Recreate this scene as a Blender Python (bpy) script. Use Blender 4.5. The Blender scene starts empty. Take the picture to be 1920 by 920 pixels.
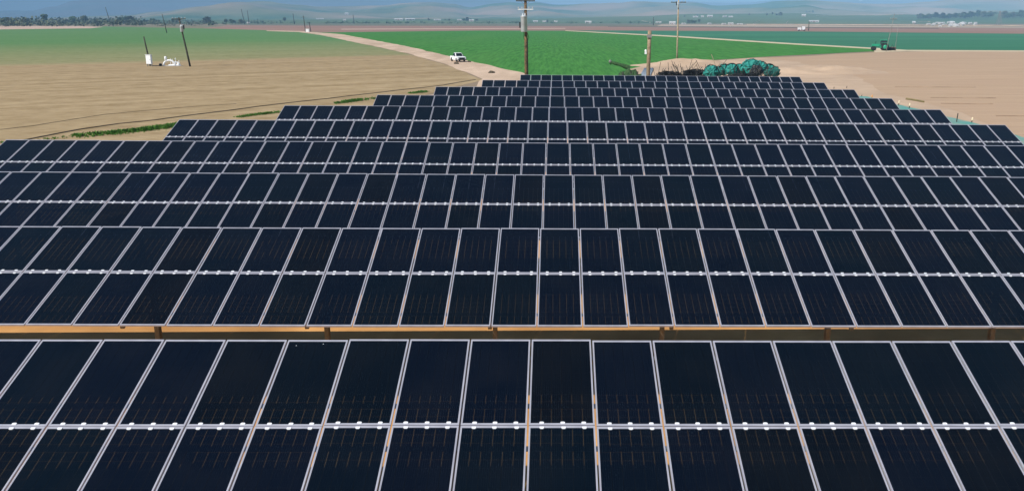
import bpy, bmesh, math, random
from mathutils import Vector, Matrix, noise
random.seed(7)
R = math.radians
PI = math.pi
S = bpy.context.scene
C = S.collection

# ------------------------------------------------------------------ camera
F_PX, HZ, YAW, CX, H = 1650.0, 38.0, 0.0182, 113.4, 8.8
PITCH = math.atan((460 - HZ) / F_PX)
cd = bpy.data.cameras.new('camera'); cam = bpy.data.objects.new('camera', cd); C.objects.link(cam)
cam.location = (0, 0, H); cam.rotation_euler = (PI/2 - PITCH, 0, -YAW)
cd.sensor_width = 36; cd.lens = F_PX / 1920 * 36; cd.shift_x = -CX / 1920
cd.clip_start = 0.5; cd.clip_end = 120000
S.camera = cam
S.render.resolution_x = 1024; S.render.resolution_y = 490

# ------------------------------------------------------------------ sky, sun, exposure
SUN_EL, SUN_AZ = R(43.2), R(50)          # azimuth: angle from straight behind the camera towards the left
to_sun = Vector((-math.sin(SUN_AZ)*math.cos(SUN_EL), -math.cos(SUN_AZ)*math.cos(SUN_EL), math.sin(SUN_EL)))
w = bpy.data.worlds.new('World'); S.world = w; w.use_nodes = True
nt = w.node_tree; nt.nodes.clear()
sky = nt.nodes.new('ShaderNodeTexSky'); sky.sky_type = 'NISHITA'; sky.sun_disc = False
sky.sun_elevation = SUN_EL; sky.sun_rotation = math.atan2(to_sun.x, to_sun.y)
sky.air_density = 1.0; sky.dust_density = 0.0; sky.ozone_density = 4.0
bg = nt.nodes.new('ShaderNodeBackground'); bg.inputs[1].default_value = 0.064
ow = nt.nodes.new('ShaderNodeOutputWorld')
nt.links.new(sky.outputs[0], bg.inputs[0]); nt.links.new(bg.outputs[0], ow.inputs[0])
sd = bpy.data.lights.new('sun', 'SUN'); sd.energy = 4.6; sd.angle = R(0.5); sd.color = (1.0, 0.95, 0.87)
so = bpy.data.objects.new('sun', sd); C.objects.link(so); so.location = (0, 0, 60)
so.rotation_euler = to_sun.to_track_quat('Z', 'Y').to_euler()
S.view_settings.view_transform = 'Standard'; S.view_settings.look = 'None'
S.view_settings.exposure = 0.52; S.view_settings.gamma = 1.0
S.cycles.transparent_max_bounces = 12; S.cycles.volume_bounces = 0; S.cycles.max_bounces = 6

# ------------------------------------------------------------------ survey helpers (photo pixel -> point on the site)
_cp, _sp, _cy, _sy = math.cos(PITCH), math.sin(PITCH), math.cos(YAW), math.sin(YAW)
FW = Vector((_sy*_cp, _cy*_cp, -_sp)); RT = Vector((_cy, -_sy, 0)); UP = RT.cross(FW)
def ray(x, y): return FW + RT*((x-960-CX)/F_PX) - UP*((y-460)/F_PX)
def G(x, y, z=0.0):
    d = ray(x, y); t = (z-H)/d.z
    return Vector((d.x*t, d.y*t, z))
def at(x, y, Y):
    d = ray(x, y); t = Y/d.y
    return Vector((d.x*t, Y, H+d.z*t))
def on_r(x, y, r):
    d = ray(x, y); t = r/math.hypot(d.x, d.y)
    return Vector((d.x*t, d.y*t, H+d.z*t))

# ------------------------------------------------------------------ object helpers
def props(o, label=None, cat=None, group=None, kind=None):
    if label: o['label'] = label
    if cat: o['category'] = cat
    if group: o['group'] = group
    if kind: o['kind'] = kind
    return o
def thing(name, label, cat, loc=(0,0,0), rz=0, group=None):
    o = bpy.data.objects.new(name, None); C.objects.link(o); o.empty_display_size = .3
    o.location = loc; o.rotation_euler = (0, 0, rz)
    return props(o, label, cat, group)
def obj(name, bm, mat, parent=None, smooth=False):
    me = bpy.data.meshes.new(name); bm.to_mesh(me); bm.free()
    if smooth:
        for p in me.polygons: p.use_smooth = True
    for m in (mat if isinstance(mat, (list, tuple)) else [mat]): me.materials.append(m)
    o = bpy.data.objects.new(name, me); C.objects.link(o)
    if parent: o.parent = parent
    return o
def dup(root, loc, rz, label=None, cat=None, group=None, scale=None):
    r = root.copy(); C.objects.link(r); r.location = loc; r.rotation_euler = (0, 0, rz)
    if scale: r.scale = scale
    props(r, label, cat, group)
    for ch in root.children:
        c = ch.copy(); C.objects.link(c); c.parent = r
        for g in ch.children:
            d = g.copy(); C.objects.link(d); d.parent = c
    return r
def box(bm, x0, x1, y0, y1, z0, z1, mi=0):
    v = [bm.verts.new(p) for p in ((x0,y0,z0),(x1,y0,z0),(x1,y1,z0),(x0,y1,z0),(x0,y0,z1),(x1,y0,z1),(x1,y1,z1),(x0,y1,z1))]
    for f in ((3,2,1,0),(4,5,6,7),(0,1,5,4),(1,2,6,5),(2,3,7,6),(3,0,4,7)):
        bm.faces.new([v[i] for i in f]).material_index = mi
    return v
def tube(bm, pts, r, n=8, r2=None, cap=True):
    pts = [Vector(p) for p in pts]; rings = []
    for i, p in enumerate(pts):
        a = pts[max(i-1,0)]; b = pts[min(i+1,len(pts)-1)]
        d = (b-a).normalized()
        s = d.cross(Vector((0,0,1)))
        if s.length < .05: s = d.cross(Vector((1,0,0)))
        s.normalize(); t = s.cross(d)
        rr = r if r2 is None else r+(r2-r)*i/(len(pts)-1)
        rings.append([bm.verts.new(p+(s*math.cos(2*PI*k/n)+t*math.sin(2*PI*k/n))*rr) for k in range(n)])
    for i in range(len(rings)-1):
        for k in range(n):
            bm.faces.new((rings[i][k], rings[i][(k+1)%n], rings[i+1][(k+1)%n], rings[i+1][k]))
    if cap:
        bm.faces.new(list(reversed(rings[0]))); bm.faces.new(rings[-1])
def lathe(bm, prof, n=12, c=(0,0,0), axis='z'):
    rings = []
    for rr, h in prof:
        ring = []
        for k in range(n):
            a = 2*PI*k/n; x, y = rr*math.cos(a), rr*math.sin(a)
            p = (x, y, h) if axis == 'z' else ((h, x, y) if axis == 'x' else (x, h, y))
            ring.append(bm.verts.new((p[0]+c[0], p[1]+c[1], p[2]+c[2])))
        rings.append(ring)
    for i in range(len(rings)-1):
        for k in range(n):
            bm.faces.new((rings[i][k], rings[i][(k+1)%n], rings[i+1][(k+1)%n], rings[i+1][k]))
    bm.faces.new(list(reversed(rings[0]))); bm.faces.new(rings[-1])

# ------------------------------------------------------------------ materials
def mat(name, col, rough=.8, metal=0, spec=.3):
    m = bpy.data.materials.new(name); m.use_nodes = True
    b = m.node_tree.nodes['Principled BSDF']
    b.inputs['Base Color'].default_value = (*col, 1); b.inputs['Roughness'].default_value = rough
    b.inputs['Metallic'].default_value = metal; b.inputs['Specular IOR Level'].default_value = spec
    return m
def N(t, kind, **kw):
    n = t.nodes.new(kind)
    for k, v in kw.items(): setattr(n, k, v)
    return n
def noise_mat(name, c1, c2, scale, rough=.9, stretch=(1,1,1), rot=0, spec=.1, detail=8, c3=None, scale3=.01, bump=0, amt=(.35,.65), amt3=(.4,.65)):
    m = mat(name, c1, rough, 0, spec); t = m.node_tree; b = t.nodes['Principled BSDF']; L = t.links.new
    g = N(t, 'ShaderNodeNewGeometry'); mp = N(t, 'ShaderNodeMapping')
    mp.inputs['Scale'].default_value = stretch; mp.inputs['Rotation'].default_value = (0,0,rot)
    L(g.outputs['Position'], mp.inputs[0])
    n1 = N(t, 'ShaderNodeTexNoise'); n1.inputs['Scale'].default_value = scale; n1.inputs['Detail'].default_value = detail
    n1.inputs['Roughness'].default_value = .65
    L(mp.outputs[0], n1.inputs['Vector'])
    r = N(t, 'ShaderNodeMapRange'); r.inputs[1].default_value, r.inputs[2].default_value = amt
    L(n1.outputs[0], r.inputs[0])
    mx = N(t, 'ShaderNodeMix', data_type='RGBA'); mx.inputs[6].default_value = (*c1,1); mx.inputs[7].default_value = (*c2,1)
    L(r.outputs[0], mx.inputs[0]); out = mx.outputs[2]
    if c3:
        n2 = N(t, 'ShaderNodeTexNoise'); n2.inputs['Scale'].default_value = scale3; n2.inputs['Detail'].default_value = 5
        L(mp.outputs[0], n2.inputs['Vector'])
        r2 = N(t, 'ShaderNodeMapRange'); r2.inputs[1].default_value, r2.inputs[2].default_value = amt3
        L(n2.outputs[0], r2.inputs[0])
        m2 = N(t, 'ShaderNodeMix', data_type='RGBA'); m2.inputs[7].default_value = (*c3,1)
        L(out, m2.inputs[6]); L(r2.outputs[0], m2.inputs[0]); out = m2.outputs[2]
    L(out, b.inputs['Base Color'])
    if bump:
        bp = N(t, 'ShaderNodeBump'); bp.inputs['Strength'].default_value = .6; bp.inputs['Distance'].default_value = bump
        L(n1.outputs[0], bp.inputs['Height']); L(bp.outputs[0], b.inputs['Normal'])
    m['out'] = 1
    return m
def obj_noise_mat(name, c1, c2, scale, rough=.6, metal=0, spec=.3):
    m = mat(name, c1, rough, metal, spec); t = m.node_tree; b = t.nodes['Principled BSDF']; L = t.links.new
    tc = N(t, 'ShaderNodeTexCoord'); n1 = N(t, 'ShaderNodeTexNoise'); n1.inputs['Scale'].default_value = scale; n1.inputs['Detail'].default_value = 6
    L(tc.outputs['Object'], n1.inputs['Vector'])
    r = N(t, 'ShaderNodeMapRange'); r.inputs[1].default_value, r.inputs[2].default_value = .35, .65
    L(n1.outputs[0], r.inputs[0])
    mx = N(t, 'ShaderNodeMix', data_type='RGBA'); mx.inputs[6].default_value = (*c1,1); mx.inputs[7].default_value = (*c2,1)
    L(r.outputs[0], mx.inputs[0]); L(mx.outputs[2], b.inputs['Base Color'])
    return m

M_frame = obj_noise_mat('anodised aluminium frame', (.37,.37,.43), (.47,.47,.53), 3, .42, .35, .5)
M_clip = mat('white clip', (.76,.77,.80), .35, .1, .5)
M_steel = obj_noise_mat('galvanised steel', (.22,.21,.20), (.32,.31,.29), 4, .55, .6)
M_post = obj_noise_mat('weathered steel post', (.20,.17,.13), (.30,.26,.20), 5, .7, .2)
M_wood = obj_noise_mat('pole wood', (.05,.035,.022), (.20,.125,.06), 2.5, .85)
M_woodpale = obj_noise_mat('pale pole wood', (.30,.23,.15), (.42,.34,.24), 2.5, .85)
M_wooddark = obj_noise_mat('dark pole wood', (.035,.035,.028), (.07,.065,.05), 2.5, .85)
M_arm = obj_noise_mat('bleached crossarm', (.50,.52,.52), (.66,.68,.68), 3, .7)
M_tank = obj_noise_mat('transformer grey', (.40,.44,.47), (.50,.54,.57), 2, .45, .1)
M_black = mat('black', (.015,.016,.018), .5)
M_porc = mat('porcelain', (.55,.58,.6), .25)
M_white = obj_noise_mat('white paint', (.74,.76,.78), (.82,.83,.84), 1.5, .4, 0, .4)
M_glass = mat('dark window glass', (.02,.03,.04), .08, 0, .6)
M_tyre = mat('tyre', (.02,.02,.02), .9)
M_teal = obj_noise_mat('teal netting', (.008,.135,.118), (.024,.25,.21), 2.2, .7)
M_tealdark = obj_noise_mat('dark teal', (.008,.07,.06), (.02,.14,.12), 3, .8)
M_green = obj_noise_mat('green machine paint', (.012,.24,.13), (.025,.32,.18), 2, .4)
M_net = obj_noise_mat('olive netting', (.018,.055,.018), (.05,.10,.035), 3, .9)
M_wall = obj_noise_mat('pale wall', (.42,.40,.37), (.58,.56,.52), .2, .8)
M_roof = obj_noise_mat('pale roof', (.40,.39,.38), (.62,.61,.60), .2, .7)
M_roofr = obj_noise_mat('brown roof', (.22,.13,.10), (.3,.18,.14), .2, .8)

def cell_material():
    m = bpy.data.materials.new('bifacial solar cells'); m.use_nodes = True; t = m.node_tree; L = t.links.new
    b = t.nodes['Principled BSDF']; out = t.nodes['Material Output']
    tc = N(t, 'ShaderNodeTexCoord'); sx = N(t, 'ShaderNodeSeparateXYZ'); L(tc.outputs['Object'], sx.inputs[0])
    def grid(src, period, half, thick, ):
        a = N(t, 'ShaderNodeMath', operation='ADD'); a.inputs[1].default_value = half + period*100; L(src, a.inputs[0])
        mo = N(t, 'ShaderNodeMath', operation='PINGPONG'); mo.inputs[1].default_value = period/2; L(a.outputs[0], mo.inputs[0])
        lt = N(t, 'ShaderNodeMath', operation='LESS_THAN'); lt.inputs[1].default_value = thick; L(mo.outputs[0], lt.inputs[0])
        return lt.outputs[0]
    gx = grid(sx.outputs[0], .1545, 0, 0.0015)      # five see-through gaps between the six cell strings
    gy = grid(sx.outputs[1], .1585, 0, .0004)
    mxm = N(t, 'ShaderNodeMath', operation='MAXIMUM'); L(gx, mxm.inputs[0]); L(gy, mxm.inputs[1])
    bus = grid(sx.outputs[0], .1545/5, .1545/10, .0006)
    oi = N(t, 'ShaderNodeObjectInfo')
    cr = N(t, 'ShaderNodeValToRGB'); e = cr.color_ramp.elements
    e[0].position = 0; e[0].color = (.0014,.0032,.0078,1); e[1].position = 1; e[1].color = (.0018,.0028,.0048,1)
    for p_, c_ in ((.35,(.0016,.0034,.0082,1)),(.7,(.0012,.0038,.0070,1))):
        q = cr.color_ramp.elements.new(p_); q.color = c_
    L(oi.outputs['Random'], cr.inputs[0])
    nz = N(t, 'ShaderNodeTexNoise'); nz.inputs['Scale'].default_value = 1.3; nz.inputs['Detail'].default_value = 4
    g = N(t, 'ShaderNodeNewGeometry'); L(g.outputs['Position'], nz.inputs['Vector'])
    # dust film
    dr = N(t, 'ShaderNodeMapRange'); dr.inputs[1].default_value = .4; dr.inputs[2].default_value = .75; dr.inputs[3].default_value = 0; dr.inputs[4].default_value = .006
    L(nz.outputs[0], dr.inputs[0])
    mx = N(t, 'ShaderNodeMix', data_type='RGBA'); L(dr.outputs[0], mx.inputs[0]); L(cr.outputs[0], mx.inputs[6]); mx.inputs[7].default_value = (.35,.32,.28,1)
    mb = N(t, 'ShaderNodeMix', data_type='RGBA'); mb.inputs[7].default_value = (.018,.022,.03,1); L(mx.outputs[2], mb.inputs[6])
    ms = N(t, 'ShaderNodeMath', operation='MULTIPLY'); ms.inputs[1].default_value = .8; L(bus, ms.inputs[0]); L(ms.outputs[0], mb.inputs[0])
    L(mb.outputs[2], b.inputs['Base Color'])
    b.inputs['Roughness'].default_value = .16; b.inputs['IOR'].default_value = 1.38; b.inputs['Specular IOR Level'].default_value = .36; b.inputs['Specular Tint'].default_value = (.62,.78,1,1)
    tr = N(t, 'ShaderNodeBsdfTransparent'); tr.inputs[0].default_value = (.24,.31,.40,1)
    sh = N(t, 'ShaderNodeMixShader'); mm = N(t, 'ShaderNodeMath', operation='MULTIPLY'); mm.inputs[1].default_value = .85
    L(mxm.outputs[0], mm.inputs[0]); L(mm.outputs[0], sh.inputs[0]); L(b.outputs[0], sh.inputs[1]); L(tr.outputs[0], sh.inputs[2])
    L(sh.outputs[0], out.inputs[0])
    return m
M_cell = cell_material()

# ------------------------------------------------------------------ ground and fields
def sheet(name, pts, m, z, mapfn=None):
    bm = bmesh.new(); vs = [bm.verts.new((p[0], p[1], z)) for p in pts]
    f = bm.faces.new(vs)
    if f.normal.z < 0 or f.calc_area() and False: pass
    bm.normal_update()
    if f.normal.z < 0: f.normal_flip()
    return props(obj(name, bm, m), kind='structure')
def ground_mat():
    m = noise_mat('valley floor', (.27,.20,.145), (.20,.16,.11), .004, c3=(.13,.15,.085), scale3=.0012, stretch=(.35,1,1))
    return m
bm = bmesh.new(); bmesh.ops.create_grid(bm, x_segments=8, y_segments=8, size=40000)
ground = props(obj('ground', bm, ground_mat()), kind='structure')

def edge_jitter(pts, amp, seed=0, step=6.0, maxn=60):
    """subdivide a ground polygon and wobble its outline a little"""
    out = []
    n = len(pts)
    for i in range(n):
        a, b = Vector(pts[i][:2]), Vector(pts[(i+1)%n][:2])
        d = (b-a).length; k = int(max(1, min(maxn, d/step)))
        nr = (b-a).normalized(); nr = Vector((-nr.y, nr.x))
        for j in range(k):
            p = a.lerp(b, j/k)
            am = amp*(1 if d < 1500 else 1)
            if j: p = p + nr*am*noise.noise(Vector((p.x*.11+seed, p.y*.11, seed*3.1)))*2
            out.append((p.x, p.y))
    return out
def field(name, px, m, z, amp=.4, seed=0, step=6):
    return sheet(name, edge_jitter([G(*p) for p in px], amp, seed, step), m, z)

# left field: tan soil near the camera, thickening seedlings farther away
def left_field_mat():
    m = bpy.data.materials.new('left field soil and seedlings'); m.use_nodes = True; t = m.node_tree; L = t.links.new
    b = t.nodes['Principled BSDF']; b.inputs['Roughness'].default_value = .95; b.inputs['Specular IOR Level'].default_value = .05
    g = N(t, 'ShaderNodeNewGeometry')
    # rotate so that v runs across the furrows
    a, c = G(0,123), G(760,104)
    ang = math.atan2(c.y-a.y, c.x-a.x)
    mp = N(t, 'ShaderNodeMapping', vector_type='TEXTURE'); mp.inputs['Location'].default_value = (a.x, a.y, 0); mp.inputs['Rotation'].default_value = (0,0,ang)
    L(g.outputs['Position'], mp.inputs[0])
    s = N(t, 'ShaderNodeSeparateXYZ'); L(mp.outputs[0], s.inputs[0])
    st = N(t, 'ShaderNodeMapping'); st.inputs['Scale'].default_value = (.03,1,1); L(mp.outputs[0], st.inputs[0])
    n1 = N(t, 'ShaderNodeTexNoise'); n1.inputs['Scale'].default_value = .22; n1.inputs['Detail'].default_value = 9; n1.inputs['Roughness'].default_value = .7; L(st.outputs[0], n1.inputs['Vector'])
    n2 = N(t, 'ShaderNodeTexNoise'); n2.inputs['Scale'].default_value = .35; n2.inputs['Detail'].default_value = 10; n2.inputs['Roughness'].default_value = .75; L(g.outputs['Position'], n2.inputs['Vector'])
    av = N(t, 'ShaderNodeMath', operation='ADD'); L(n1.outputs[0], av.inputs[0]); L(n2.outputs[0], av.inputs[1])
    r = N(t, 'ShaderNodeMapRange'); r.inputs[1].default_value = .78; r.inputs[2].default_value = 1.22; L(av.outputs[0], r.inputs[0])
    soil = N(t, 'ShaderNodeMix', data_type='RGBA'); soil.inputs[6].default_value = (.240,.172,.090,1); soil.inputs[7].default_value = (.425,.325,.195,1); L(r.outputs[0], soil.inputs[0])
    # furrow lines
    wv = N(t, 'ShaderNodeTexWave', wave_type='BANDS', bands_direction='Y'); wv.inputs['Scale'].default_value = .32; wv.inputs['Distortion'].default_value = 1.2; wv.inputs['Detail'].default_value = 3; wv.inputs['Detail Scale'].default_value = .3
    st2 = N(t, 'ShaderNodeMapping'); st2.inputs['Scale'].default_value = (.05,1,1); L(mp.outputs[0], st2.inputs[0]); L(st2.outputs[0], wv.inputs['Vector'])
    wr = N(t, 'ShaderNodeMapRange'); wr.inputs[3].default_value = .84; wr.inputs[4].default_value = 1.06; L(wv.outputs[1], wr.inputs[0])
    so_ = N(t, 'ShaderNodeVectorMath', operation='SCALE'); L(soil.outputs[2], so_.inputs[0]); L(wr.outputs[0], so_.inputs['Scale'])
    crop = N(t, 'ShaderNodeMix', data_type='RGBA'); crop.inputs[6].default_value = (.055,.165,.050,1); crop.inputs[7].default_value = (.135,.240,.100,1); L(r.outputs[0], crop.inputs[0])
    # coverage grows with distance past the edge
    cv = N(t, 'ShaderNodeMath', operation='MULTIPLY_ADD'); L(n1.outputs[0], cv.inputs[0]); cv.inputs[1].default_value = 60; L(s.outputs[1], cv.inputs[2])
    c1 = N(t, 'ShaderNodeMapRange'); c1.inputs[1].default_value = 27; c1.inputs[2].default_value = 36; c1.inputs[4].default_value = .38; L(cv.outputs[0], c1.inputs[0])
    c2 = N(t, 'ShaderNodeMapRange'); c2.inputs[1].default_value = 35; c2.inputs[2].default_value = 230; c2.inputs[4].default_value = .60; L(cv.outputs[0], c2.inputs[0])
    ca = N(t, 'ShaderNodeMath', operation='ADD', use_clamp=True); L(c1.outputs[0], ca.inputs[0]); L(c2.outputs[0], ca.inputs[1])
    fin = N(t, 'ShaderNodeMix', data_type='RGBA'); L(ca.outputs[0], fin.inputs[0]); L(so_.outputs[0], fin.inputs[6]); L(crop.outputs[2], fin.inputs[7])
    L(fin.outputs[2], b.inputs['Base Color'])
    return m
Mlf = left_field_mat()
field('field', [(-900,600),(-900,72),(-300,56),(0,53),(195,50),(560,57.5),(600,65),(760,100),(840,123),(905,150),(700,205),(330,262),(-100,420)], Mlf, .012, .3, 1)
Mgreen = noise_mat('bright green crop', (.032,.140,.022), (.066,.228,.042), 1.1, stretch=(1,.05,1), c3=(.075,.200,.042), scale3=.06, detail=12, rot=R(-8), bump=.2, amt=(.38,.62), amt3=(.50,.85))
field('field', [(600,61.5),(640,65),(760,87),(850,108),(985,139),(1000,175),(1190,175),(1225,120),(1300,115.5),(1420,107.5),(1640,96.5),(1640,92),(1480,83.5),(1240,68.5),(1060,58.5),(900,58)], Mgreen, .02, .4, 2)
Mtealf = noise_mat('blue green crop', (.040,.160,.084), (.058,.205,.112), .09, stretch=(.12,1,1), c3=(.035,.14,.08), scale3=.01, detail=9)
field('field', [(1080,57.5),(1500,59.5),(1920,64),(2500,68),(2600,101),(1920,95.5),(1660,95),(1640,90.5),(1490,82),(1250,67)], Mtealf, .024, .5, 3)
Mbrown = noise_mat('right bare soil', (.34,.238,.158), (.46,.33,.22), .7, stretch=(.07,1,1), c3=(.40,.28,.19), scale3=.09, detail=10, rot=R(-3))
field('field', [(1400,109.5),(1500,106),(1640,98.5),(1760,96.5),(1920,97.5),(2600,103),(3400,300),(2600,700),(2000,300),(1760,200),(1560,152),(1500,128)], Mbrown, .016, .8, 4)
Mpale = noise_mat('pale dirt', (.44,.32,.225), (.56,.42,.30), .3, c3=(.37,.27,.19), scale3=.05, detail=10)
field('dirt_yard', [(1180,130),(1235,118),(1300,116.5),(1420,108.8),(1500,117),(1580,135),(1640,165),(1760,205),(1990,300),(1600,320),(1180,240)], Mpale, .028, .8, 5)
Mroad = noise_mat('dirt road', (.50,.37,.27), (.62,.47,.35), .5, stretch=(1,.2,1), rot=R(10), c3=(.42,.31,.22), scale3=.15, detail=10)
field('dirt_road', [(500,57.3),(560,58.3),(600,61.6),(640,64.5),(760,86.5),(850,107.5),(985,138.5),(1010,200),(860,210),(905,149),(840,122.5),(760,99.5),(600,66),(560,60.6),(500,58.6)], Mroad, .036, .35, 6, 4)
Mtrack = noise_mat('pale track', (.50,.42,.28), (.58,.48,.34), .3)
field('farm_track', [(1060,57.4),(1250,66.8),(1490,81.8),(1645,90.6),(1700,94.2),(1920,95.2),(2600,100.5),(2600,102.8),(1920,97.4),(1700,96.8),(1640,98.6),(1636,92.4),(1480,83.6),(1240,68.4),(1060,58.4)], Mtrack, .040, .3, 7, 10)
sheet('dirt', edge_jitter([(-70,-2),(70,-2),(62,50),(52,112),(-12,116),(-30,70),(-60,40)], 1.5, 12, 4), Mpale, .008)
# soil between the panel rows (warmer, drier) 
Mpad = noise_mat('orange sandy soil', (.50,.25,.085), (.62,.33,.12), .8, c3=(.34,.17,.06), scale3=.25, detail=10)
sheet('soil_pad', edge_jitter([(-45,2),(30,2),(33,60),(27,98),(-8,98),(-16,70),(-24,52),(-31,38)], .8, 9, 3), Mpad, .044)
Mbr = noise_mat('reddish far field', (.30,.185,.145), (.25,.155,.12), .02, stretch=(.1,1,1))
field('far_field', [(380,53.5),(620,60.8),(900,57.2),(1080,57),(1500,59),(1930,63.5),(2500,67),(2500,57),(1920,53),(1500,51.5),(1000,49.3),(600,48.5),(430,47.5)], Mbr, .03, 1, 8, 40)
Mbr2 = noise_mat('pale far field', (.36,.29,.22), (.42,.34,.26), .02, stretch=(.1,1,1))
field('far_field', [(1230,49.5),(1500,51),(1920,52.6),(2400,55),(2400,52),(1920,50.4),(1640,49),(1400,47),(1240,46.5)], Mbr2, .06, 1, 9, 60)
Mdk = noise_mat('dark far field', (.10,.085,.07), (.13,.11,.09), .02, stretch=(.1,1,1))
field('far_field', [(1140,50.6),(1500,52.9),(1760,54.4),(1760,53.2),(1500,51.6),(1140,49.6)], Mdk, .07, 1, 10, 60)
Mpf = noise_mat('pale strip', (.46,.33,.26), (.52,.38,.30), .05, stretch=(.1,1,1))
field('far_field', [(-300,50.5),(0,49.2),(150,49.4),(195,51),(170,53.5),(0,55.6),(-300,57)], Mpf, .05, .5, 11, 20)
Mgy = noise_mat('grey green far field', (.15,.14,.11), (.19,.17,.13), .004, stretch=(.1,1,1), c3=(.10,.13,.075), scale3=.002)
field('far_field', [(430,47.4),(600,48.3),(1000,49.1),(1140,49.3),(1240,46.2),(1240,42.5),(430,42.5)], Mgy, .045, 1, 12, 100)

field('far_field', [(640,54.6),(900,53.4),(1060,53.2),(1060,54.4),(900,54.8),(640,56)], Mpf, .08, 1, 13, 60)
# ------------------------------------------------------------------ hills
def interp(prof, x):
    if x <= prof[0][0]: return prof[0][1]
    for (a, ya), (b, yb) in zip(prof, prof[1:]):
        if x <= b:
            t = (x-a)/(b-a); t = t*t*(3-2*t); return ya+(yb-ya)*t
    return prof[-1][1]
def range_mesh(name, prof, r0, rc, m, rough, seed, nr=46, na=420, x0=-1500, x1=3300, back=1.0, amp=.3):
    bm = bmesh.new(); rows = []
    for i in range(na+1):
        px = x0+(x1-x0)*i/na; d = ray(px, HZ); ux, uy = Vector((d.x, d.y)).normalized()
        hc = max(4, on_r(px, interp(prof, px), rc).z)
        col = []
        for j in range(nr+1):
            t = j/nr*1.5
            r = r0+(rc-r0)*t
            x, y = ux*r, uy*r
            if t <= 1: k = t**1.35*(1-.12*math.sin(PI*t))
            else: k = max(0, 1-(t-1)*1.6*back)
            nz = noise.fractal(Vector((x/900*rough+seed, y/900*rough, seed)), 1.0, 2.1, 6)
            rid = 1-abs(noise.noise(Vector((x/1400+seed*2, y/1400, 3+seed))))*2
            env = math.sin(PI*min(1, t*.98)) if t < 1 else .4
            z = hc*k*(1+.0*nz) + hc*amp*env*(nz*.8+rid*.6-.25) + hc*.018*noise.fractal(Vector((x/160, y/160, seed)), 1, 2, 4)*(1 if t > .05 else 0)
            if j == 0: z = -3
            if t > 1.4: z = -5
            col.append(bm.verts.new((x, y, z)))
        rows.append(col)
    for i in range(na):
        for j in range(nr):
            bm.faces.new((rows[i][j], rows[i+1][j], rows[i+1][j+1], rows[i][j+1]))
    return props(obj(name, bm, m, smooth=True), kind='structure')
profA = [(-1500,40),(-600,30),(-100,23),(60,20),(100,12),(147,0),(200,-10),(500,-14),(900,-12),(985,-3),(1012,3),(1045,8),(1080,13),(1130,15),(1200,9),(1290,2),(1330,4),(1400,5),(1480,0),(1560,-6),(1920,-10),(3300,0)]
profB = [(-1500,34),(0,36),(240,30),(300,22),(380,11),(440,3),(500,3),(560,8),(600,12),(680,11),(720,10),(760,7),(810,5),(850,9),(880,16),(930,10),(960,7),(985,9),(1010,7),(1040,11),(1060,11),(1110,9),(1160,6),(1190,3),(1240,4),(1300,4),(1340,10),(1400,8),(1460,3),(1510,1),(1560,5),(1640,6),(1920,2),(3300,6)]
profC = [(-1500,37.5),(300,37.5),(600,37),(1000,35),(1200,31),(1300,27),(1500,26),(1560,29),(1640,29.5),(1680,27.5),(1750,29),(1840,25),(1920,23),(2400,20),(3300,22)]
Mh = lambda n, a, b, c: noise_mat(n, a, b, .0022, c3=c, scale3=.0011, detail=9)
range_mesh('far_mountains', profA, 9500, 15000, Mh('far mountain', (.05,.07,.05),(.10,.11,.08),(.12,.10,.09)), .45, 1.3, na=420)
range_mesh('hills', profB, 4400, 7600, Mh('hill grass', (.025,.085,.020),(.10,.155,.05),(.30,.22,.14)), 1.1, 5.1, na=520, amp=.45)
range_mesh('foothills', profC, 2300, 3900, Mh('foothill grass', (.075,.13,.045),(.15,.165,.08),(.055,.10,.035)), .5, 8.7, nr=30, na=360, back=.35, amp=.2)

from mathutils.bvhtree import BVHTree
_land = []
for o in C.objects:
    if o.get('kind') == 'structure' and o.name.split('.')[0] in ('far_mountains', 'hills', 'foothills', 'ground'):
        _land.append(BVHTree.FromPolygons([v.co.copy() for v in o.data.vertices], [tuple(p.vertices) for p in o.data.polygons]))
def land(x, y, r=3000):
    d = ray(x, y).normalized(); best = None
    for b_ in _land:
        h = b_.ray_cast(Vector((0,0,H)), d)
        if h[0] is not None and (best is None or h[3] < best[1]): best = (h[0], h[3])
    return best[0] if best and best[1] < 18000 else on_r(x, y, r)

# ------------------------------------------------------------------ solar arrays
TILT, PL, PW = .3453, 1.95, 1.0
ROWDY, Y0, ZT = 8.042, 13.73, H-5.115
X0 = -.465
GW, GL = .027, .014          # gaps beside / between panels
FWd, FE, FT = .024, .040, .038         # frame face width, frame depth
w2, l2 = (PW-GW)/2, (PL-GL)/2
def frame_mesh():
    bm = bmesh.new(); z0, z1 = -FT, 0
    box(bm, -w2, w2, l2-FE, l2, z0, z1); box(bm, -w2, w2, -l2, -l2+FE, z0, z1)
    box(bm, -w2, -w2+FWd, -l2+FE, l2-FE, z0, z1); box(bm, w2-FWd, w2, -l2+FE, l2-FE, z0, z1)
    return bm
def clip_bm(bm, x, up):     # pressed clip straddling the inner frame edge
    s = 1 if up else -1
    ye = -l2 if up else l2
    a, b = sorted((ye+.022*s, ye+.056*s))
    v = box(bm, x-.033, x+.033, a, b, .001, .008)
    c_, d_ = sorted((ye+.056*s, ye+.063*s)); box(bm, x-.022, x+.022, c_, d_, -.004, .007)
CLX = (-.29, .018, .33)
def to_me(name, bm, mts):
    me = bpy.data.meshes.new(name); bm.to_mesh(me); bm.free()
    for m in mts: me.materials.append(m)
    return me
me_frame = to_me('solar_panel', frame_mesh(), [M_frame])
def far_frame(up):
    bm = frame_mesh()
    for x in CLX:
        n0 = len(bm.faces); clip_bm(bm, x, up); bm.faces.ensure_lookup_table()
        for f in bm.faces[n0:]: f.material_index = 1
    return to_me('solar_panel', bm, [M_frame, M_clip])
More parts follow.
